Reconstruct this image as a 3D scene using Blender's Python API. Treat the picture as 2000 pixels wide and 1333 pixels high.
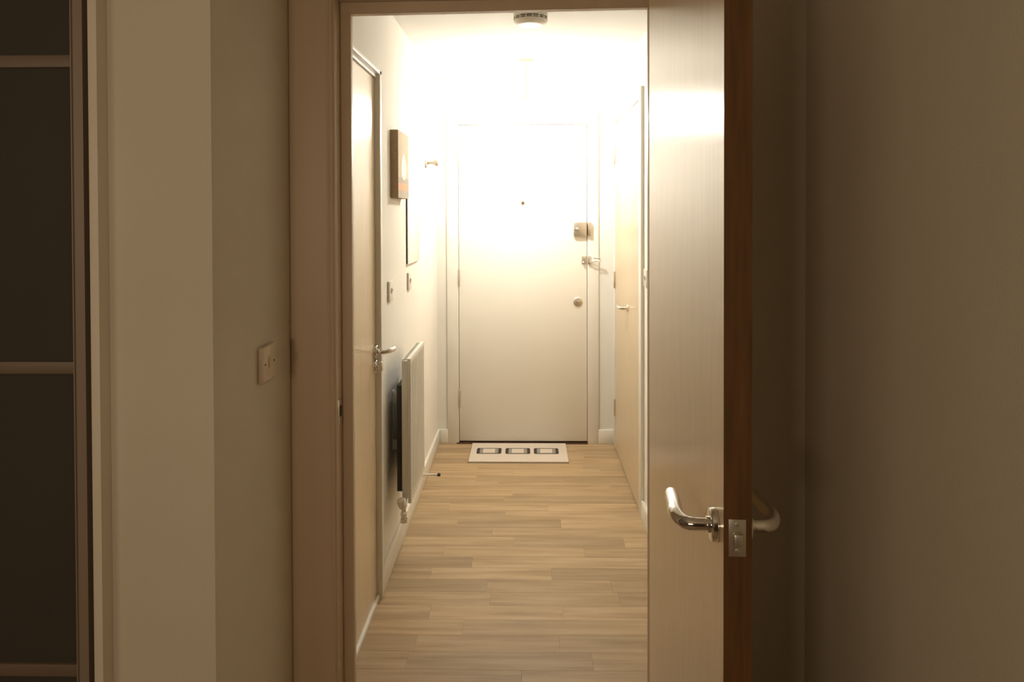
import bpy, bmesh, math, random
from mathutils import Vector, Matrix
random.seed(7)
for o in list(bpy.data.objects): bpy.data.objects.remove(o)
S = bpy.context.scene
COL = S.collection
PI = math.pi

# ------------------------------------------------------------------ camera
cam = bpy.data.cameras.new('camera'); co = bpy.data.objects.new('camera', cam); COL.objects.link(co)
cam.sensor_fit = 'HORIZONTAL'; cam.sensor_width = 36.0
cam.lens = 1425.0/2000*36.0
psi, th, ro = 28/1425.0, 0.014, 0.003
fw = Vector((-math.sin(psi)*math.cos(th), math.cos(psi)*math.cos(th), -math.sin(th)))
r0 = Vector((math.cos(psi), math.sin(psi), 0)); u0 = r0.cross(fw)
Rv = r0*math.cos(ro) - u0*math.sin(ro); Uv = u0*math.cos(ro) + r0*math.sin(ro)
m = Matrix((Rv, Uv, -fw)).transposed().to_4x4(); m.translation = Vector((0, 0, 1.5))
co.matrix_world = m
cam.shift_y = -(666.5-435.03)/2000.0
cam.clip_start = 0.02
S.camera = co

# ------------------------------------------------------------------ light, world, exposure
w = bpy.data.worlds.new('night'); S.world = w; w.use_nodes = True
w.node_tree.nodes['Background'].inputs[0].default_value = (0.5, 0.4, 0.3, 1)
w.node_tree.nodes['Background'].inputs[1].default_value = 0.0
S.view_settings.view_transform = 'Standard'; S.view_settings.look = 'None'
S.view_settings.exposure = 0.0; S.view_settings.gamma = 1.0
S.view_settings.use_curve_mapping = False
LAMP_STRENGTH = 435.0
LAMP_COL = (1.0, 0.985, 0.925)
def area(name, loc, tgt, sx, sy, power, col):
    l = bpy.data.lights.new(name, 'AREA'); l.shape = 'RECTANGLE'; l.size = sx; l.size_y = sy
    l.energy = power; l.color = col
    o = bpy.data.objects.new(name, l); COL.objects.link(o); o.location = loc
    d = Vector(tgt)-Vector(loc); o.rotation_euler = d.to_track_quat('-Z', 'Y').to_euler()
    return o
area('living_room_light', (-1.9, -1.6, 1.6), (0.1, 1.5, 1.25), 0.9, 0.9, 10.5, (1.0, 0.79, 0.55))
area('unseen_lamp_light', (-0.62, -0.85, 1.50), (0.15, 1.5, 1.3), 0.25, 0.25, 9.0, (1.0, 0.79, 0.55))  # unseen lamp, added to brighten the right wall near its corner

# ------------------------------------------------------------------ materials
def mat(name, col, rough=0.5, metal=0.0, noise=0.0, nscale=30, bump=0.0, bscale=200, spec=0.5, stretch=None, emit=None, estr=0, coat=0.0, aniso=None):
    mt = bpy.data.materials.new(name); mt.use_nodes = True
    nt = mt.node_tree; b = nt.nodes['Principled BSDF']
    b.inputs['Base Color'].default_value = (*col, 1); b.inputs['Roughness'].default_value = rough
    b.inputs['Metallic'].default_value = metal; b.inputs['Specular IOR Level'].default_value = spec
    b.inputs['Coat Weight'].default_value = coat; b.inputs['Coat Roughness'].default_value = .22
    tc = nt.nodes.new('ShaderNodeTexCoord')
    mp = nt.nodes.new('ShaderNodeMapping'); nt.links.new(tc.outputs['Object'], mp.inputs[0])
    if stretch: mp.inputs['Scale'].default_value = stretch
    if noise:
        n = nt.nodes.new('ShaderNodeTexNoise'); n.inputs['Scale'].default_value = nscale; n.inputs['Detail'].default_value = 5
        nt.links.new(mp.outputs[0], n.inputs[0])
        r = nt.nodes.new('ShaderNodeMapRange'); r.inputs[1].default_value = .25; r.inputs[2].default_value = .75
        r.inputs[3].default_value = 1-noise; r.inputs[4].default_value = 1+noise
        nt.links.new(n.outputs[0], r.inputs[0])
        mx = nt.nodes.new('ShaderNodeVectorMath'); mx.operation = 'SCALE'; mx.inputs[0].default_value = col
        nt.links.new(r.outputs[0], mx.inputs['Scale']); nt.links.new(mx.outputs[0], b.inputs['Base Color'])
    if bump:
        n2 = nt.nodes.new('ShaderNodeTexNoise'); n2.inputs['Scale'].default_value = bscale; n2.inputs['Detail'].default_value = 3
        nt.links.new(mp.outputs[0], n2.inputs[0])
        bp = nt.nodes.new('ShaderNodeBump'); bp.inputs['Strength'].default_value = bump; bp.inputs['Distance'].default_value = .002
        nt.links.new(n2.outputs[0], bp.inputs['Height']); nt.links.new(bp.outputs[0], b.inputs['Normal'])
    if emit:
        b.inputs['Emission Color'].default_value = (*emit, 1); b.inputs['Emission Strength'].default_value = estr
    if aniso is not None:
        b.inputs['Anisotropic'].default_value = aniso[0]; b.inputs['Anisotropic Rotation'].default_value = aniso[1]
        t = nt.nodes.new('ShaderNodeTangent'); t.direction_type = 'RADIAL'; t.axis = 'Z'
        nt.links.new(t.outputs[0], b.inputs['Tangent'])
    return mt
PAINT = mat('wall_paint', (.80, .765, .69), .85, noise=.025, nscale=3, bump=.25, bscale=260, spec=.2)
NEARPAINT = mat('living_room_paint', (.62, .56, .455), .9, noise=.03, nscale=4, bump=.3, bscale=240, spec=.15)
REARDARK = mat('darkened_rear_wall', (.16, .11, .075), .9, noise=.04, nscale=4, spec=.15)  # unseen rear wall coloured dark to weaken bounced light
CEIL = mat('ceiling_paint', (.76, .735, .685), .9, noise=.02, nscale=3, bump=.15, bscale=150, spec=.2)
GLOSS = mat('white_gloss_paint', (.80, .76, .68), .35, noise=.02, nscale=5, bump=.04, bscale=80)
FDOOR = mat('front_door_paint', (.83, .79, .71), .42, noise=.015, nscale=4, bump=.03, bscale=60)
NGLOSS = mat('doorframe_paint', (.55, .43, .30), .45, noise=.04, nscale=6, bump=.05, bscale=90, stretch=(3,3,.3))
VENEER = mat('maple_veneer', (.70, .545, .345), .30, noise=.07, nscale=14, bump=.05, bscale=120, stretch=(6, 6, .35), spec=.7, aniso=(.88, 0.0), coat=.55)
EDGE = mat('door_edge_wood', (.105, .048, .015), .6, noise=.28, nscale=9, bump=.05, bscale=120, stretch=(9, 9, .8), spec=.25)
CHROME = mat('polished_chrome', (.75, .72, .68), .10, 1.0)
STEEL = mat('satin_steel', (.60, .55, .48), .38, 1.0, noise=.04, nscale=40)
BRASS = mat('worn_brass', (.46, .36, .22), .4, 1.0, noise=.1, nscale=60)
PLASTIC = mat('white_plastic', (.72, .66, .56), .4, noise=.01)
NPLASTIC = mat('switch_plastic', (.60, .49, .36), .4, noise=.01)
KNOB = mat('aged_knob', (.40, .33, .26), .35, noise=.05)
BLACK = mat('black_rubber', (.02, .018, .015), .6, noise=.05)
SHADOWGAP = mat('painted_gap_shade', (.05, .035, .022), .8, noise=.1)  # dark colour stands in for the shade in the front door gaps
DARKREAR = mat('dark_rear', (.035, .027, .020), .6, noise=.2, nscale=30)
RAD = mat('radiator_enamel', (.74, .70, .62), .4, noise=.015, nscale=8)
WGLASS = mat('smoked_glass', (.060, .053, .042), .6, noise=.06, nscale=3, spec=.12)
WALU = mat('bronze_aluminium', (.27, .205, .155), .4, .0, noise=.05, nscale=20, stretch=(1, 1, .1))
WRAIL = mat('bronze_rail', (.165, .115, .078), .5, noise=.05, nscale=20)
WBOARD = mat('wardrobe_board', (.70, .63, .52), .7, noise=.03, nscale=6)
CANVASEDGE = mat('canvas_edge', (.36, .25, .15), .9, noise=.08, nscale=60)
CANVAS = mat('canvas_tan', (.62, .51, .37), .9, noise=.06, nscale=20, bump=.3, bscale=500)
CWHITE = mat('canvas_white', (.85, .84, .80), .9, noise=.03, nscale=30)
CSALMON = mat('canvas_salmon', (.68, .42, .27), .9, noise=.05, nscale=30)
CGREY = mat('canvas_grey', (.47, .41, .33), .9, noise=.05, nscale=30)
MIRROR = mat('mirror_glass', (.86, .86, .84), .06, 1.0)
MATC = mat('mat_cream', (.66, .57, .47), .95, noise=.05, nscale=120, bump=.5, bscale=900)
MATB = mat('mat_black', (.045, .032, .022), .95, noise=.15, nscale=200)
MATG = mat('mat_grey', (.30, .26, .21), .95, noise=.1, nscale=200)
SUB = mat('subfloor', (.30, .21, .13), .7, noise=.1, nscale=10)
SILL = mat('threshold_wood', (.09, .04, .02), .6, noise=.2, nscale=30)
GLOBE = mat('lamp_glass', (.9, .88, .82), .3, emit=LAMP_COL, estr=LAMP_STRENGTH, noise=.01)

GLOBETOP = mat('lamp_glass_upper', (.9, .88, .82), .3, emit=LAMP_COL, estr=LAMP_STRENGTH*.09, noise=.01)  # top of the globe made dimmer to keep light off the ceiling

def plank_mat():
    mt = bpy.data.materials.new('oak_laminate'); mt.use_nodes = True; nt = mt.node_tree; b = nt.nodes['Principled BSDF']
    N = nt.nodes.new; L = nt.links.new
    tc = N('ShaderNodeTexCoord'); oi = N('ShaderNodeObjectInfo')
    off = N('ShaderNodeMath'); off.operation = 'MULTIPLY'; off.inputs[1].default_value = 37
    L(oi.outputs['Random'], off.inputs[0])
    cx = N('ShaderNodeCombineXYZ'); L(off.outputs[0], cx.inputs[0]); L(off.outputs[0], cx.inputs[1])
    ad = N('ShaderNodeVectorMath'); ad.operation = 'ADD'; L(tc.outputs['Object'], ad.inputs[0]); L(cx.outputs[0], ad.inputs[1])
    mp = N('ShaderNodeMapping'); mp.inputs['Scale'].default_value = (1.6, 22, 1); L(ad.outputs[0], mp.inputs[0])
    n1 = N('ShaderNodeTexNoise'); n1.inputs['Scale'].default_value = 1.3; n1.inputs['Detail'].default_value = 6; n1.inputs['Roughness'].default_value = .55; L(mp.outputs[0], n1.inputs[0])
    cr = N('ShaderNodeValToRGB'); e = cr.color_ramp.elements
    e[0].position = .28; e[0].color = (.305, .20, .103, 1); e[1].position = .75; e[1].color = (.50, .365, .217, 1)
    k = e.new(.5); k.color = (.41, .285, .156, 1)
    L(n1.outputs[0], cr.inputs[0])
    vr = N('ShaderNodeMapRange'); vr.inputs[3].default_value = .84; vr.inputs[4].default_value = 1.12; L(oi.outputs['Random'], vr.inputs[0])
    mx = N('ShaderNodeVectorMath'); mx.operation = 'SCALE'; L(cr.outputs[0], mx.inputs[0]); L(vr.outputs[0], mx.inputs['Scale'])
    L(mx.outputs[0], b.inputs['Base Color'])
    b.inputs['Roughness'].default_value = .50; b.inputs['Specular IOR Level'].default_value = .35
    return mt
PLANK = plank_mat()

# ------------------------------------------------------------------ helpers
def finish(name, bm, mt, parent=None, smooth=False):
    me = bpy.data.meshes.new(name); bm.normal_update(); bm.to_mesh(me); bm.free()
    if mt: me.materials.append(mt)
    if smooth:
        for p in me.polygons: p.use_smooth = True
        try: me.set_sharp_from_angle(angle=math.radians(40))
        except Exception: pass
    o = bpy.data.objects.new(name, me); COL.objects.link(o)
    if parent: o.parent = parent
    return o
def bx(bm, x0, x1, y0, y1, z0, z1, bev=0.0, seg=2, rot=None, fn=None):
    r = bmesh.ops.create_cube(bm, size=1.0)
    vs = r['verts']
    for v in vs:
        v.co = Vector((x0+(v.co.x+.5)*(x1-x0), y0+(v.co.y+.5)*(y1-y0), z0+(v.co.z+.5)*(z1-z0)))
    if bev:
        es = list({e for v in vs for e in v.link_edges})
        r2 = bmesh.ops.bevel(bm, geom=es, offset=bev, segments=seg, affect='EDGES', profile=.5)
        vs = list({v for f in r2['faces'] for v in f.verts} | {v for v in vs if v.is_valid})
    if rot is not None: bmesh.ops.transform(bm, matrix=rot, verts=[v for v in vs if v.is_valid])
    return vs
def box(name, x0, x1, y0, y1, z0, z1, mt, parent=None, bev=0.0, seg=2):
    """box with its origin at its own base centre (in the parent's space)"""
    bm = bmesh.new(); c = Vector(((x0+x1)/2, (y0+y1)/2, z0))
    bx(bm, x0-c.x, x1-c.x, y0-c.y, y1-c.y, 0, z1-z0, bev, seg)
    o = finish(name, bm, mt, parent, smooth=bev > 0); o.location = c
    return o
def frame_for(d):
    d = d.normalized(); a = Vector((0, 0, 1)) if abs(d.z) < .9 else Vector((1, 0, 0))
    n = d.cross(a).normalized(); return n, d.cross(n).normalized()
def sweep(bm, pts, rad, n=20, sub=8, cap=True, squash=1.0):
    P = [Vector(p) for p in pts]
    R = rad if isinstance(rad, (list, tuple)) else [rad]*len(P)
    Q = []; RR = []
    for i in range(len(P)-1):
        a = P[max(i-1, 0)]; b = P[i]; c = P[i+1]; d = P[min(i+2, len(P)-1)]
        for k in range(sub):
            t = k/sub
            Q.append(.5*((2*b)+(-a+c)*t+(2*a-5*b+4*c-d)*t*t+(-a+3*b-3*c+d)*t**3)); RR.append(R[i]*(1-t)+R[i+1]*t)
    Q.append(P[-1]); RR.append(R[-1])
    if cap:  # rounded end
        dd = (Q[-1]-Q[-2]).normalized(); q = Q[-1].copy(); rr = RR[-1]
        for s in (.35, .65, .85, .96, .995):
            Q.append(q+dd*rr*s); RR.append(rr*math.sqrt(1-s*s))
    rings = []; n1, n2 = frame_for(Q[1]-Q[0])
    for i, q in enumerate(Q):
        d = (Q[min(i+1, len(Q)-1)]-Q[max(i-1, 0)]).normalized()
        n1 = (n1-d*n1.dot(d)).normalized(); n2 = d.cross(n1)
        rings.append([bm.verts.new(q+(n1*math.cos(2*PI*k/n)+n2*math.sin(2*PI*k/n)*squash)*RR[i]) for k in range(n)])
    for a, b in zip(rings, rings[1:]):
        for k in range(n): bm.faces.new((a[k], a[(k+1) % n], b[(k+1) % n], b[k]))
    bm.faces.new(rings[0][::-1]); bm.faces.new(rings[-1])
def lathe(bm, prof, origin, axis, n=32):
    """prof: (radius, distance along axis)"""
    ax = Vector(axis).normalized(); n1, n2 = frame_for(ax); o = Vector(origin); rings = []
    for (r, h) in prof:
        r = max(r, 1e-4)
        rings.append([bm.verts.new(o+ax*h+(n1*math.cos(2*PI*k/n)+n2*math.sin(2*PI*k/n))*r) for k in range(n)])
    for a, b in zip(rings, rings[1:]):
        for k in range(n): bm.faces.new((a[k], a[(k+1) % n], b[(k+1) % n], b[k]))
    bm.faces.new(rings[0][::-1]); bm.faces.new(rings[-1])
    bmesh.ops.recalc_face_normals(bm, faces=bm.faces)
def lathed(name, prof, origin, axis, mt, parent=None, n=32):
    bm = bmesh.new(); lathe(bm, prof, (0, 0, 0), axis, n); o = finish(name, bm, mt, parent, True); o.location = origin; return o
def empty(name, loc=(0, 0, 0)):
    o = bpy.data.objects.new(name, None); COL.objects.link(o); o.location = loc; o.empty_display_size = .05; return o
def tag(o, label=None, cat=None, group=None, kind=None):
    if label: o['label'] = label
    if cat: o['category'] = cat
    if group: o['group'] = group
    if kind: o['kind'] = kind
    return o
def reparent(root, objs):
    for o in objs: o.parent = root; o.location = Vector(o.location)-Vector(root.location)

# ------------------------------------------------------------------ dimensions
XL, XR, YF, ZC = -.580, .572, 4.72, 2.36       # hall
YN0, YN1 = 1.975, 2.060                        # wall with the doorway
NXL, NXR, YP = -.641, .750, 1.476              # living-room end: side walls, pier face
# ------------------------------------------------------------------ shell
def structure(name, boxes, mt, label, cat):
    bm = bmesh.new()
    for b in boxes: bx(bm, *b)
    return tag(finish(name, bm, mt), label, cat, kind='structure')
T = .10
# front door hole: x -.437...392, z<2.066 (frame seats in it)
structure('wall_back', [(XL-T, -.515, YF, YF+T, 0, ZC), (.467, XR+T, YF, YF+T, 0, ZC), (-.515, .467, YF, YF+T, 2.145, ZC)], PAINT,
          'white end wall of the hall around the front door', 'wall')
structure('wall_left', [(XL-T, XL, YN1, 2.005, 0, ZC), (XL-T, XL, 2.838, YF, 0, ZC), (XL-T, XL, 2.005, 2.838, 2.058, ZC)] if False else
          [(XL-T, XL, 2.838, YF, -.03, ZC), (XL-T, XL, YN1, 2.838, 2.052, ZC), (XL-T, XL-.045, YN1, 2.838, -.03, 2.052)], PAINT,
          'white left hall wall with picture, mirror and radiator', 'wall')
structure('wall_right', [(XR, XR+T, YN1, 3.555, -.03, ZC), (XR, XR+T, 4.668, YF, -.03, ZC), (XR, XR+T, 3.555, 4.668, 2.115, ZC), (XR+.05, XR+T, 3.555, 4.668, -.03, 2.115)], PAINT,
          'white right hall wall beside the cupboard door', 'wall')
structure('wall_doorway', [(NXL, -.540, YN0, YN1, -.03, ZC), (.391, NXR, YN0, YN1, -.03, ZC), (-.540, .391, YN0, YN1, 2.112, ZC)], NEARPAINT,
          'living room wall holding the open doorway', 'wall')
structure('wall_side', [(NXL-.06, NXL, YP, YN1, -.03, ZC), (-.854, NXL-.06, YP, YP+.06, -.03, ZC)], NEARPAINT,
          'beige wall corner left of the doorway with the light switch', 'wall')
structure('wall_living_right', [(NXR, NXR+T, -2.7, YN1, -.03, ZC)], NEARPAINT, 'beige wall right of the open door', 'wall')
structure('wall_living_rear', [(-3.3, NXR+T, -2.8, -2.7, -.03, ZC)], REARDARK, 'unseen living room rear wall, darkened to cut bounced light', 'wall')
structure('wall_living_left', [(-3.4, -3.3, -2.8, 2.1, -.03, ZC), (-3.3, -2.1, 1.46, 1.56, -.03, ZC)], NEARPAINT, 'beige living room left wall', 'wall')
structure('ceiling', [(XL-T, XR+T, YN0, YF+T, ZC, ZC+.08)], CEIL, 'white hall ceiling', 'ceiling')
structure('ceiling_living', [(-3.4, NXR+T, -2.8, YN0, ZC, ZC+.08)], CEIL, 'living room ceiling', 'ceiling')
# ------------------------------------------------------------------ floor with planks
fl = structure('floor', [(-3.4, NXR+T, -2.8, YN0, -.05, -.001), (XL-T, XR+T, YN0, YF+T, -.05, -.009)], SUB,
               'pale oak laminate floor with planks laid across the hall', 'floor')
ROW = .098; y = YN0+.001; k = 0
while y < YF-.002:
    y1 = min(y+ROW, YF)
    x = XL-.02; xend = XR+.02
    cut = random.uniform(.18, .62)
    first = True
    while x < xend-.01:
        L = cut if first else random.choice((.5, .62, .74))
        first = False
        x1 = min(x+L, xend)
        if xend-x1 < .12: x1 = xend
        bm = bmesh.new()
        bx(bm, (x-x1)/2+.0001, (x1-x)/2-.0001, -(y1-y)/2+.0001, (y1-y)/2-.0001, -.008, 0.0, .0005, 1)
        p = finish('plank', bm, PLANK, fl); p.location = ((x+x1)/2, (y+y1)/2, 0)
        x = x1
    y = y1
# ------------------------------------------------------------------ near doorway frame (trim_1)
t1 = tag(empty('trim_1', (-.08, 2.0, 0)), 'beige painted frame of the doorway between living room and hall', 'door frame', kind='structure')
pr = []
XLL, XLR = -.518, .369
ZH0, ZH1 = 2.086, 2.095           # head lining underside, left / right
def skewbox(name, x0, x1, y0, y1, za0, za1, zb0, zb1, mt, bev=.0015):
    """box whose bottom/top run from (za0,za1) at x0 to (zb0,zb1) at x1"""
    bm = bmesh.new(); vs = bx(bm, x0, x1, y0, y1, 0, 1)
    for v in vs:
        t = (v.co.x-x0)/(x1-x0); lo = za0+(zb0-za0)*t; hi = za1+(zb1-za1)*t
        v.co.z = lo if v.co.z < .5 else hi
    if bev: bmesh.ops.bevel(bm, geom=bm.edges[:], offset=bev, segments=2, affect='EDGES')
    return finish(name, bm, mt, None, True)
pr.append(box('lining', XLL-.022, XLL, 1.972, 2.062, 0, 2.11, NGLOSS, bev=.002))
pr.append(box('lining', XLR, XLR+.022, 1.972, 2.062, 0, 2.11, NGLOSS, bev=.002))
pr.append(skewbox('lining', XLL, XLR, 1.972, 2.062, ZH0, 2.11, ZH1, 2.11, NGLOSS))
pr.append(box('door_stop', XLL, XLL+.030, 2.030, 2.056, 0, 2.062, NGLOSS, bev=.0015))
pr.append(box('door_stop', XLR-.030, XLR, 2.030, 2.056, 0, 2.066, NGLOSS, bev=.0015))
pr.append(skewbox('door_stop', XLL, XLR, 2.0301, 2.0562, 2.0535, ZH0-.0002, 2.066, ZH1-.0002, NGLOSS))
# architraves, room side: moulded edge
def archi(x0, x1, inner):
    bm = bmesh.new(); prof = []
    w_ = abs(x1-x0)
    # distance from inner edge, projection
    prof = [(0, 0), (0, .008), (.003, .011), (.007, .011), (.010, .014), (.018, .0165), (w_-.004, .0165), (w_, .013), (w_, 0)]
    sgn = -1 if inner == x1 else 1
    base = x1 if inner == x1 else x0
    ra = [bm.verts.new((base+sgn*d, YN0-p_, 0)) for d, p_ in prof]
    rb = [bm.verts.new((base+sgn*d, YN0-p_, 2.16)) for d, p_ in prof]
    for i in range(len(prof)-1): bm.faces.new((ra[i], ra[i+1], rb[i+1], rb[i]))
    bm.faces.new(ra); bm.faces.new(rb[::-1])
    bmesh.ops.recalc_face_normals(bm, faces=bm.faces)
    return finish('architrave', bm, NGLOSS, None, True)
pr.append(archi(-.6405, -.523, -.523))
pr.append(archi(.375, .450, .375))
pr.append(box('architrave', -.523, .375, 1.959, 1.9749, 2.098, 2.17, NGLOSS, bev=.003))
# strike plate on the left lining
sp = box('strike_plate', XLL-.0005, XLL+.0016, 1.982, 2.020, .915, .985, STEEL, bev=.0004); tag(sp, 'dark steel strike plate')
hole = box('latch_hole', XLL+.0016, XLL+.0019, 1.996, 2.016, .936, .966, BLACK)
pr += [sp, hole]
reparent(t1, pr)
hole.parent = sp; hole.location = hole.location+t1.location-sp.location-t1.location
# ------------------------------------------------------------------ lever handle
def lever(parent, side, loc, mt=CHROME, proj=.052, ln=.122, toward=1, rr=.026, r=.0098, drop=0.0, tip=0.002):
    """side: +1 / -1 x direction it projects; toward: y direction of the grip"""
    h = empty('handle', loc); h.parent = parent
    lathed('rose', [(rr, 0), (rr, .004), (rr-.001, .0085), (rr-.004, .0105), (.0125, .0105), (.0125, .015), (.0105, .0155)], (0, 0, 0), (side, 0, 0), mt, h, 40)
    bm = bmesh.new(); s = side; t = toward
    sweep(bm, [(s*.008, 0, 0), (s*(proj*.45), 0, 0), (s*(proj*.76), t*.003, -.0005), (s*(proj*.96), t*.016, -.001), (s*(proj+.004), t*.040, -drop*.4),
               (s*(proj+.001), t*ln*.62, -drop*.7), (s*(proj-tip), t*ln, -drop)],
          [r, r, r*1.05, r*1.12, r*1.2, r*1.24, r*1.18], n=24)
    finish('lever', bm, mt, h, True)
    return h
# ------------------------------------------------------------------ the open door (door_1)
door_ang = math.atan2(.034, .88)
d1 = tag(empty('door_1', (.369, 1.952, 0)), 'open pale wood veneer door with chrome lever in the near doorway', 'door', kind='structure')
d1.rotation_euler = (0, 0, -door_ang)
DW, DT = .862, .0415      # leaf runs along local -y
box('leaf', -DT+.0006, -.0006, -DW+.0012, 0, .008, 2.072, VENEER, d1, bev=.0008, seg=1)
e_ = box('edge_lipping', -DT, 0, -DW-.0008, -DW+.0012, .008, 2.072, EDGE, d1); tag(e_, 'dark brown wooden door edge')
HZ = 1.009
lever(d1, -1, (-DT, -DW+.052, HZ))
lever(d1, 1, (0, -DW+.052, HZ))
lp = box('latch_plate', -DT/2-.0138, -DT/2+.0118, -DW-.0022, -DW-.0008, HZ-.025, HZ+.031, STEEL, d1, bev=.0004); tag(lp, 'worn steel latch plate')
c0 = Vector(lp.location)
b_ = box('latch_bolt', -.0070, .0070, -.011, -.0006, .018, .037, STEEL, lp, bev=.002)
for zz in (.0085, .0485):
    lathed('screw', [(.0036, 0), (.0036, .0006), (.002, .0011)], (0, -.0006, zz), (0, -1, 0), STEEL, lp, 16)
for zz in (.22, 1.02, 1.82):
    bm = bmesh.new(); lathe(bm, [(.0045, 0), (.0055, .003), (.0055, .097), (.0045, .1)], (.0045, .006, zz), (0, 0, 1), 16)
    finish('hinge', bm, STEEL, d1, True)
# ------------------------------------------------------------------ light switches
def switch(loc, nx, mt, label, thick=.0095, s=.086, rw=.022):
    """plate on a wall of normal nx (+1 faces +x). rocker + two screws"""
    r = empty('light_switch', loc); h = s/2
    a, b = (0, thick) if nx > 0 else (-thick, 0)
    box('plate', a, b, -h, h, -h, h, mt, r, bev=.0028, seg=3)
    f = thick*nx
    bm = bmesh.new(); vs = bx(bm, -.001, .0040, -rw/4, rw/4, -.012, .012, .0008, 1)
    bmesh.ops.transform(bm, matrix=Matrix.Rotation(math.radians(7), 4, 'Y'), verts=bm.verts)
    rk = finish('rocker', bm, mt, r, True); rk.location = (f, 0, 0)
    if nx < 0: rk.scale = (-1, 1, 1)
    for q in (-1, 1):
        lathed('screw', [(.0032, 0), (.0028, .0007)], (f, q*.030, 0), (nx, 0, 0), BLACK, r, 14)
    return tag(r, label, 'light switch')
switch((NXL, 1.765, 1.135), 1, NPLASTIC, 'cream light switch on the beige living room wall left of the doorway', thick=.0135)
switch((XL, 3.068, 1.170), 1, PLASTIC, 'white light switch on hall wall above the radiator, nearest the wooden door')
switch((XL, 3.568, 1.166), 1, PLASTIC, 'white light switch on hall wall directly below the mirror')
switch((XR, 3.47, 1.185), -1, PLASTIC, 'white switch on right hall wall just peeping past the open door')
# ------------------------------------------------------------------ wardrobe
wd = tag(empty('sliding_wardrobe', (-1.35, 1.5, 0)), 'sliding wardrobe with dark glass panels in bronze metal frame at left edge', 'wardrobe')
W0 = Vector(wd.location)
def wpart(name, x0, x1, y0, y1, z0, z1, mt, parent=wd, bev=.001, off=Vector((0, 0, 0))):
    return box(name, x0-W0.x-off.x, x1-W0.x-off.x, y0-W0.y-off.y, y1-W0.y-off.y, z0-off.z, z1-off.z, mt, parent, bev)
wpart('side_panel', -.8725, -.8545, 1.440, 2.05, 0, ZC-.001, WBOARD)
wpart('side_panel', -2.10, -2.082, 1.440, 2.05, 0, ZC-.001, WBOARD)
wpart('back_panel', -2.082, -.8725, 2.04, 2.05, 0, ZC-.001, WBOARD)
wpart('track', -2.082, -.8725, 1.452, 1.535, 2.30, ZC-.001, WALU)
wpart('floor_track', -2.082, -.8725, 1.452, 1.535, 0, .03, WALU)
def sdoor(x0, x1, y0):
    d = empty('sliding_door', (x0-W0.x, y0-W0.y, .03)); d.parent = wd; o_ = Vector((x0-W0.x, y0-W0.y, .03))
    def q(name, a, b, c, e, z0, z1, mt, bev=.0015): return wpart(name, a, b, c, e, z0, z1, mt, d, bev, o_)
    for (a, b) in ((x0, x0+.026), (x1-.026, x1)):
        bm = bmesh.new()
        A, B = a-W0.x-o_.x, b-W0.x-o_.x
        # extruded stile: flat face with a raised lip on each edge
        prof = [(0, .030), (0, -.004), (.0022, -.004), (.0032, 0), (.0225, 0), (.0238, -.005), (.026, -.005), (.026, .030)]
        lo = [bm.verts.new((A+u, v, 0)) for u, v in prof]; hi = [bm.verts.new((A+u, v, 2.265)) for u, v in prof]
        n = len(prof)
        for i in range(n): bm.faces.new((lo[i], lo[(i+1) % n], hi[(i+1) % n], hi[i]))
        bm.faces.new(lo[::-1]); bm.faces.new(hi); bmesh.ops.recalc_face_normals(bm, faces=bm.faces)
        finish('stile', bm, WALU, d)
    zr = [.055, .558, 1.184, 1.811, 2.28]
    for z in zr: q('rail', x0+.026, x1-.026, y0+.001, y0+.026, z-.0125, z+.0125, WRAIL)
    for a, b in zip(zr, zr[1:]): q('glass_panel', x0+.026, x1-.026, y0+.008, y0+.014, a+.0127, b-.0127, WGLASS, 0)
    return d
sdoor(-1.52, -.8985, 1.470)
sdoor(-2.08, -1.45, 1.503)
# ------------------------------------------------------------------ skirtings
def skirt(name, boxes, label, mt=GLOSS):
    bm = bmesh.new()
    for b in boxes: bx(bm, *b, bev=.003)
    return tag(finish(name, bm, mt, None, True), label, 'skirting board', kind='structure')
SK = .092
skirt('baseboard_left', [(XL, XL+.016, 2.838, YF, 0, SK)], 'white skirting board along left hall wall under the radiator')
skirt('baseboard_back_left', [(XL+.016, -.512, YF-.016, YF, 0, SK)], 'short white skirting left of the front door frame')
skirt('baseboard_back_right', [(.464, XR, YF-.016, YF, 0, SK)], 'short white skirting right of the front door frame')
skirt('baseboard_right', [(XR-.016, XR, YN1, 3.553, 0, SK)], 'white skirting on right hall wall beside the open door')
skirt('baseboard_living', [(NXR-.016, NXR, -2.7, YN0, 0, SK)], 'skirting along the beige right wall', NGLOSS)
# ------------------------------------------------------------------ front door with frame
t2 = tag(empty('trim_2', (-.02, YF, 0)), 'white painted frame around the front door', 'door frame', kind='structure')
FX0, FX1, FZ1 = -.4365, .3900, 2.064
pr = [box('jamb', -.514, FX0-.003, YF-.012, YF+.06, 0, FZ1+.003, GLOSS, bev=.0015),
      box('jamb', FX1+.003, .4655, YF-.012, YF+.06, 0, FZ1+.003, GLOSS, bev=.0015),
      box('frame_head', -.514, .4655, YF-.012, YF+.06, FZ1+.003, 2.144, GLOSS, bev=.0015),
      tag(box('threshold', -.455, FX1+.003, YF-.022, YF+.05, 0, .007, SILL), 'dark brown threshold'),
      tag(box('gap_shade_sheet', -.44, .395, YF+.044, YF+.06, 0, FZ1+.004, SHADOWGAP), 'dark sheet painting the shade in the door gaps')]
reparent(t2, pr)
tag(box('lock_keep', .3945+.02, .417+.02, -.012-.026, -.012, 1.346, 1.436, STEEL, t2, bev=.003), 'satin steel lock keep')
d2 = tag(empty('door_2', (FX0, YF, 0)), 'flush white front door at the far end of the hall', 'door', kind='structure')
def D2(name, x0, x1, y0, y1, z0, z1, mt, bev=.001, seg=2, parent=None):
    return box(name, x0-FX0, x1-FX0, y0, y1, z0, z1, mt, parent or d2, bev, seg)
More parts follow.
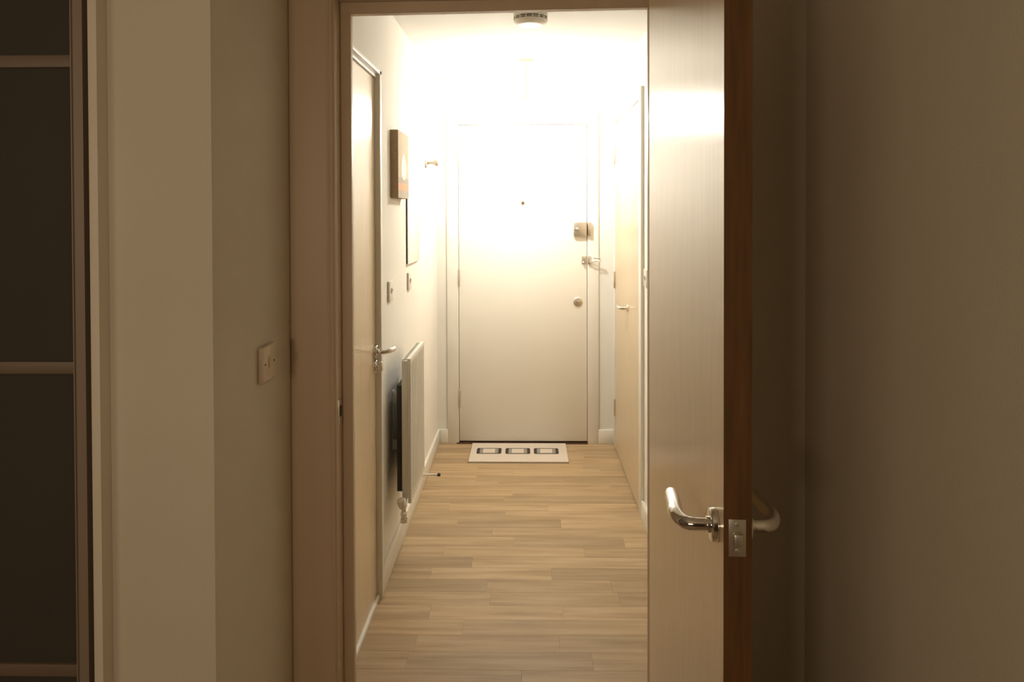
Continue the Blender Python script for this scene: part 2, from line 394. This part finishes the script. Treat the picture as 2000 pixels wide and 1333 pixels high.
D2('leaf', FX0, FX1, -.008, .040, .016, FZ1, FDOOR, .0012)
for (a, b) in ((1.803, 1.902), (1.021, 1.134), (.234, .352)):
    h = D2('hinge', FX0-.0045, FX0+.0045, -.020, -.008, a, b, STEEL, .003, 3)
    h2 = box('hinge_leaf', -.011, .011, .0085, .0115, .004, b-a-.004, STEEL, h)
rl = D2('rim_lock', .3035, .388, -.036, -.008, 1.346, 1.436, STEEL, .0035, 3); tag(rl, 'satin steel rim lock')
bm = bmesh.new(); lathe(bm, [(.011, 0), (.011, .006), (.008, .014), (.0085, .018), (.004, .02)], (-.020, -.014, .045), (0, -1, 0), 24); finish('lock_knob', bm, STEEL, rl, True)
bm = bmesh.new(); bx(bm, -.041, -.026, -.0158, -.0142, .038, .0395, rot=None); finish('snib', bm, BLACK, rl)
pp = lathed('peephole', [(.013, 0), (.013, .003), (.010, .006), (.006, .006), (.005, .003)], (-.022-FX0, -.008, 1.560), (0, -1, 0), BRASS, d2, 24)
lathed('lens', [(.005, 0), (.003, .001)], (0, -.0045, 0), (0, -1, 0), BLACK, pp, 16)
bm = bmesh.new(); bx(bm, -.020, -.014, -.005, -.001, .006, .012, .001, 1); finish('lens_cover', bm, BRASS, pp)
ds = lathed('escutcheon', [(.029, 0), (.029, .005), (.025, .0085), (.010, .009)], (.331-FX0, -.008, .921), (0, -1, 0), STEEL, d2, 36)
bm = bmesh.new(); lathe(bm, [(.0085, .009), (.0085, .012), (.006, .013)], (0, 0, .003), (0, -1, 0), 20); finish('cylinder', bm, CHROME, ds, True)
# door guard: keeper on the leaf, swing bar on the frame
gk = D2('guard_keeper', .357, .387, -.012, -.008, 1.164, 1.216, STEEL, .0015); tag(gk, 'door guard keeper plate')
bm = bmesh.new(); lathe(bm, [(.006, 0), (.006, .004), (.004, .006)], (0, -.002, .040), (0, -1, 0), 18)
sweep(bm, [(-.006, -.002, .012), (-.006, -.020, .012)], .0075, n=16, sub=2); finish('keeper_ball', bm, STEEL, gk, True)
gb = box('guard_bar', .3945+.02, .416+.02, -.016, -.012, 1.164, 1.216, STEEL, t2, bev=.0015); tag(gb, 'swing bar of the door guard')
bm = bmesh.new()
sweep(bm, [(.0, -.004, .018), (.004, -.020, .018), (.020, -.030, .019), (.045, -.034, .020), (.066, -.037, .024), (.070, -.038, .030), (.066, -.037, .036), (.045, -.034, .040), (.020, -.030, .041), (.004, -.020, .041), (0, -.004, .041)], .0042, n=12, cap=False)
bx(bm, -.009, .009, -.018, -.002, .004, .022, .003, 2); finish('swing_arm', bm, CHROME, gb, True)
# ------------------------------------------------------------------ left hall door
t3 = tag(empty('trim_3', (XL, 2.42, 0)), 'cream frame of the wooden door on the left of the hall', 'door frame', kind='structure')
LY0, LY1, LZ = 2.062, 2.800, 2.033
pr = [box('jamb', XL-.045, XL+.019, LY1, LY1+.032, 0, LZ+.014, GLOSS, bev=.0015),
      box('frame_head', XL-.045, XL+.019, LY0, LY1+.032, LZ, LZ+.014, GLOSS, bev=.0015),
      box('frame_head', XL-.045, XL+.005, LY0, LY1, LZ-.014, LZ, GLOSS, bev=.001)]
reparent(t3, pr)
d3 = tag(empty('door_3', (XL, LY0, 0)), 'closed pale wood veneer door on the left side of the hall', 'door', kind='structure')
box('leaf', -.042, -.003, .001, LY1-LY0-.003, .022, LZ-.017, VENEER, d3, bev=.0008, seg=1)
tag(box('threshold', -.042, .006, .001, LY1-LY0-.001, 0, .018, GLOSS, d3, bev=.001), 'cream threshold strip')
h = empty('handle', (-.003, 2.757-LY0+.020, .968)); h.parent = d3
lathed('rose', [(.0265, 0), (.0265, .010), (.024, .013), (.011, .013), (.011, .018)], (0, 0, 0), (1, 0, 0), CHROME, h, 32)
bm = bmesh.new(); sweep(bm, [(.01, 0, -.004), (.034, .004, -.002), (.056, .016, .001), (.066, .042, .003), (.062, .062, .004)], [.0085, .0088, .0095, .0100, .009], n=20); finish('lever', bm, CHROME, h, True)
h = empty('thumb_turn', (-.003, 2.777-LY0, .911)); h.parent = d3
lathed('rose', [(.0265, 0), (.0265, .008), (.024, .011), (.009, .011), (.009, .020)], (0, 0, 0), (1, 0, 0), CHROME, h, 32)
bm = bmesh.new(); bx(bm, .018, .031, -.0065, .0065, -.019, .019, .005, 3); finish('turn_snib', bm, CHROME, h, True)
# ------------------------------------------------------------------ right hall cupboard door
t4 = tag(empty('trim_4', (XR, 4.1, 0)), 'white frame of the cupboard door on the right of the hall', 'door frame', kind='structure')
RY0, RY1, RZ = 3.630, 4.600, 2.052
pr = [box('architrave', XR-.016, XR+.05, 3.556, RY0-.002, 0, 2.112, GLOSS, bev=.0015),
      box('architrave', XR-.016, XR+.05, RY1+.003, 4.667, 0, 2.112, GLOSS, bev=.0015),
      box('frame_head', XR-.016, XR+.05, RY0-.002, RY1+.003, RZ+.003, 2.112, GLOSS, bev=.0015)]
reparent(t4, pr)
d4 = tag(empty('door_4', (XR, RY0, 0)), 'closed pale wood cupboard door on the right side of the hall', 'door', kind='structure')
box('leaf', -.0135, .028, .001, RY1-RY0, .010, RZ, VENEER, d4, bev=.0008, seg=1)
for (a, b) in ((1.80, 1.91), (1.020, 1.125), (.213, .318)):
    bm = bmesh.new(); lathe(bm, [(.0045, 0), (.006, .003), (.006, b-a-.003), (.0045, b-a)], (0, 0, 0), (0, 0, 1), 16)
    hh = finish('hinge', bm, STEEL, d4, True); hh.location = (-.018, RY1-RY0+.001, a)
h = empty('handle', (-.0135, 4.03-RY0, .968)); h.parent = d4
lathed('rose', [(.020, 0), (.020, .007), (.017, .009), (.009, .009), (.009, .014)], (0, 0, 0), (-1, 0, 0), CHROME, h, 28)
bm = bmesh.new(); sweep(bm, [(-.008, 0, 0), (-.030, .003, 0), (-.046, .018, .002), (-.050, .060, .005), (-.046, .100, .006)], [.0075, .0078, .0085, .0085, .008], n=18); finish('lever', bm, CHROME, h, True)
# ------------------------------------------------------------------ picture
pc = tag(empty('canvas_picture', (XL, 3.24, 1.709)), 'square tan canvas with white vase shape and salmon band on left hall wall', 'picture')
PYA, PYB, PZA, PZB, PD = -.138, .138, -.146, .146, .034
box('canvas', 0, PD, PYA, PYB, PZA, PZB, CANVASEDGE, pc, bev=.003)
X0_, X1_ = PD-.0004, PD+.0008
box('print_background', X0_, X1_, PYA+.001, PYB-.001, -.057, PZB-.001, CANVAS, pc)
box('grey_band', X0_, X1_, PYA+.001, PYB-.001, PZA+.001, -.112, CGREY, pc)
box('salmon_band', X0_, X1_, PYA+.001, PYB-.001, -.112, -.079, CSALMON, pc)
box('grey_band', X0_, X1_, PYA+.001, PYB-.001, -.079, -.057, CGREY, pc)
bm = bmesh.new()
pts = []
for i in range(40):
    a = 2*PI*i/40; zz = math.sin(a); wv = .062+.024*(-zz) if zz < 0 else .062-.022*zz
    pts.append((wv*math.cos(a)*(1 if abs(zz) < 2 else 1), -.005+.058*zz))
lo = [bm.verts.new((X1_+.0002, p[0], p[1])) for p in pts]; bm.faces.new(lo)
r_ = bmesh.ops.extrude_face_region(bm, geom=bm.faces[:])
bmesh.ops.translate(bm, vec=(.0006, 0, 0), verts=[v for v in r_['geom'] if isinstance(v, bmesh.types.BMVert)])
bmesh.ops.recalc_face_normals(bm, faces=bm.faces)
finish('vase_print', bm, CWHITE, pc)
# ------------------------------------------------------------------ mirror
mr = tag(empty('wall_mirror', (XL, 3.69, 1.495)), 'frameless upright mirror on left hall wall beyond the picture', 'mirror')
box('backing', 0, .006, -.180, .180, -.243, .243, BLACK, mr)
box('mirror_glass', .006, .011, -.184, .184, -.246, .246, MIRROR, mr, bev=.0012, seg=1)
# ------------------------------------------------------------------ coat hook
hk = tag(empty('coat_knob', (XL, 4.19, 1.788)), 'small round coat knob high on left hall wall beside the front door', 'coat hook')
lathed('base', [(.030, 0), (.030, .006), (.026, .010), (.014, .011)], (0, 0, 0), (1, 0, 0), KNOB, hk, 32)
lathed('peg', [(.012, .010), (.009, .022), (.009, .040), (.014, .052), (.021, .060), (.0225, .068), (.020, .075), (.010, .079)], (0, 0, 0), (1, 0, 0), KNOB, hk, 32)
# ------------------------------------------------------------------ radiator
RX, RYa, RYb, RZa, RZb = -.478, 2.985, 3.385, .300, .895
rd = tag(empty('radiator', (XL, 3.185, 0)), 'white panel radiator mounted low on the left hall wall', 'radiator')
c = Vector(rd.location)
def rbox(name, x0, x1, y0, y1, z0, z1, mt, bev=.001, parent=rd): return box(name, x0-c.x, x1-c.x, y0-c.y, y1-c.y, z0, z1, mt, parent, bev)
bm = bmesh.new()     # pressed front panel, shallow vertical channels
NY = 120; zs = [RZa, RZa+.012, RZa+.035, RZb-.035, RZb-.012, RZb]
grid = []
for j, z in enumerate(zs):
    row = []
    for i in range(NY+1):
        t = i/NY; yy = RYa+(RYb-RYa)*t-c.y
        amp = .0045 if j in (2, 3) else (.0035 if j in (0,) else 0)
        ph = (t*12) % 1; dpt = amp*(1 if .25 < ph < .75 else 0)
        if t < .04 or t > .96: dpt = 0
        row.append(bm.verts.new((RX-c.x-dpt, yy, z)))
    grid.append(row)
for a, b in zip(grid, grid[1:]):
    for i in range(NY): bm.faces.new((a[i], a[i+1], b[i+1], b[i]))
r_ = bmesh.ops.extrude_face_region(bm, geom=bm.faces[:])
for v in [g for g in r_['geom'] if isinstance(g, bmesh.types.BMVert)]: v.co.x = RX-c.x-.013
bmesh.ops.recalc_face_normals(bm, faces=bm.faces)
finish('front_panel', bm, RAD, rd)
for yy in (RYa+.0002, RYb-.0022):
    rbox('end_cover', RX-.037, RX-.0135, yy, yy+.002, RZa+.02, RZb-.006, RAD, .0006)
bm = bmesh.new()
for i in range(15):
    y0 = RYa+.012+i*.0265
    bx(bm, RX-.037-c.x, RX-.0135-c.x, y0-c.y, y0+.0016-c.y, RZa+.03, RZb-.03)
tag(finish('convector_fins', bm, RAD, rd), kind='stuff')
bm = bmesh.new()
bx(bm, RX-.037-c.x, RX-.034-c.x, RYa-c.y+.003, RYb-c.y-.003, RZb-.006, RZb); bx(bm, RX-.016-c.x, RX-.0005-c.x, RYa-c.y, RYb-c.y, RZb+.0002, RZb+.003)
for i in range(27):
    y0 = RYa+.005+i*.0147; bx(bm, RX-.034-c.x, RX-.016-c.x, y0-c.y, y0+.004-c.y, RZb-.004, RZb)
finish('top_grille', bm, RAD, rd)
tag(rbox('rear_convector_box', RX-.060, RX-.0372, RYa+.012, RYb-.012, .345, .785, DARKREAR), 'dark rear convector')  # one dark box for the rear fins and dark interior
for yy in (RYa+.14, RYb-.11):
    bm = bmesh.new(); y0 = yy-c.y
    bx(bm, 0, .003, y0, y0+.03, .47, .73); bx(bm, .003, RX-.060-c.x, y0, y0+.003, .68, .72); bx(bm, .003, RX-.060-c.x, y0, y0+.003, .48, .52)
    finish('wall_bracket', bm, RAD, rd)
vx = RX-.026
vl = empty('thermostatic_valve', (vx-c.x, RYa-.030-c.y, .272)); vl.parent = rd
bm = bmesh.new()
sweep(bm, [(0, 0, -.036), (0, 0, -.010), (0, 0, .030)], [.0095, .0095, .0100], n=18, cap=False)
lathe(bm, [(.015, 0), (.015, .016)], (0, 0, -.038), (0, 0, 1), 6)
lathe(bm, [(.0135, 0), (.0145, .006), (.0145, .014), (.010, .02)], (0, 0, -.012), (0, 0, 1), 6)
sweep(bm, [(0, 0, .020), (0, .030, .040), (0, .045, .052)], [.0085, .0085, .0085], n=16, cap=False)
finish('valve_body', bm, CHROME, vl, True)
lathed('valve_cap', [(.010, 0), (.016, .006), (.0175, .014), (.0175, .036), (.015, .044), (.008, .047)], (0, 0, .020), (-.25, -.35, 1), PLASTIC, vl, 28)
# ------------------------------------------------------------------ door stop rod on the skirting
st = tag(empty('door_stopper', (XL+.016, 3.93, .077)), 'white rod door stop with black tip on the left skirting', 'door stop')
lathed('rod', [(.013, 0), (.013, .003), (.0062, .006), (.0062, .070), (.0075, .072), (.0075, .080)], (0, 0, 0), (1, 0, 0), PLASTIC, st, 20)
lathed('rubber_tip', [(.0085, .078), (.0090, .084), (.0085, .092), (.006, .094)], (0, 0, 0), (1, 0, 0), BLACK, st, 20)
# ------------------------------------------------------------------ door mat
dm = tag(empty('door_mat', (-.0515, 4.52, 0)), 'cream mat with three black and grey squares by the front door', 'mat')
def rrect(bm, x0, x1, y0, y1, z0, z1, r, n=6):
    pts = []
    for (cx, cy, a0) in ((x1-r, y1-r, 0), (x0+r, y1-r, PI/2), (x0+r, y0+r, PI), (x1-r, y0+r, 1.5*PI)):
        for i in range(n+1):
            a = a0+PI/2*i/n; pts.append((cx+r*math.cos(a), cy+r*math.sin(a)))
    lo = [bm.verts.new((p[0], p[1], z0)) for p in pts]; hi = [bm.verts.new((p[0], p[1], z1)) for p in pts]
    N = len(pts)
    for i in range(N): bm.faces.new((lo[i], lo[(i+1) % N], hi[(i+1) % N], hi[i]))
    bm.faces.new(lo[::-1]); bm.faces.new(hi)
bm = bmesh.new(); rrect(bm, -.300, .300, -.176, .172, .0005, .008, .006); finish('pile', bm, MATC, dm)
box('backing', -.303, .301, -.1785, .1735, 0, .0018, MATB, dm)
for cx in (-.185, -.0055, .1715):
    bm = bmesh.new(); rrect(bm, cx-.077, cx+.077, -.037, .072, .008, .0086, .014); finish('black_square', bm, MATB, dm)
    bm = bmesh.new(); rrect(bm, cx-.058, cx+.058, -.027, .062, .0086, .0090, .003); finish('grey_square', bm, MATG, dm)
    bm = bmesh.new(); rrect(bm, cx-.037, cx+.037, -.022, .057, .0090, .0094, .002); finish('cream_square', bm, MATC, dm)
# ------------------------------------------------------------------ smoke alarm
sa = tag(empty('smoke_alarm', (.021, 3.150, ZC)), 'round white smoke alarm with vent slots on the hall ceiling', 'smoke alarm')
lathed('base', [(.070, 0), (.074, -.003), (.074, -.020), (.0735, -.024)], (0, 0, 0), (0, 0, 1), PLASTIC, sa, 48)
lathed('vent_core', [(.0675, -.022), (.0675, -.040)], (0, 0, 0), (0, 0, 1), BLACK, sa, 48)
lathed('vent_ring', [(.0730, -.0283), (.0730, -.0310), (.066, -.0310), (.066, -.0283)], (0, 0, 0), (0, 0, 1), PLASTIC, sa, 48)
for k in range(16):
    a = 2*PI*k/16+.1; bm = bmesh.new(); bx(bm, .066, .0735, -.0022, .0022, -.038, -.022)
    o = finish('vent_rib', bm, PLASTIC, sa); o.rotation_euler = (0, 0, a)
lathed('cover', [(.0725, -.0350), (.0725, -.038), (.070, -.044), (.062, -.052), (.045, -.056), (.020, -.0575)], (0, 0, 0), (0, 0, 1), PLASTIC, sa, 48)
lathed('indicator', [(.003, 0), (.003, -.001)], (-.030, .018, -.0572), (0, 0, 1), BLACK, sa, 12)
lathed('indicator', [(.003, 0), (.003, -.001)], (.030, .022, -.0572), (0, 0, 1), BLACK, sa, 12)
# ------------------------------------------------------------------ pendant lamp (the hall's light)
pl = tag(empty('pendant_lamp', (0.0, 4.14, ZC)), 'glowing white globe pendant hanging from hall ceiling before the front door', 'pendant lamp')
lathed('ceiling_rose', [(.045, 0), (.045, -.006), (.040, -.016), (.012, -.024), (.006, -.034)], (0, 0, 0), (0, 0, 1), PLASTIC, pl, 36)
bm = bmesh.new(); sweep(bm, [(0, 0, -.030), (0, 0, -.12), (0, 0, -.212)], .0035, n=10, sub=2, cap=False); finish('cord', bm, PLASTIC, pl, True)
lathed('lamp_holder', [(.010, -.202), (.018, -.210), (.019, -.244), (.021, -.248)], (0, 0, 0), (0, 0, 1), PLASTIC, pl, 28)
prof = [(.018, -.232)]
for i in range(1, 18):
    a = PI*(1-i/18.0); prof.append((.055*math.sin(a) if .055*math.sin(a) > .001 else .001, -.290+.055*math.cos(PI-a)*1.0))
prof = [(max(.055*math.sin(PI*i/18), .001), -.300+.055*math.cos(PI*i/18)) for i in range(1, 19)]
lathed('upper_glass', prof[:7], (0, 0, 0), (0, 0, 1), GLOBETOP, pl, 36)
lathed('globe', prof[6:], (0, 0, 0), (0, 0, 1), GLOBE, pl, 36)
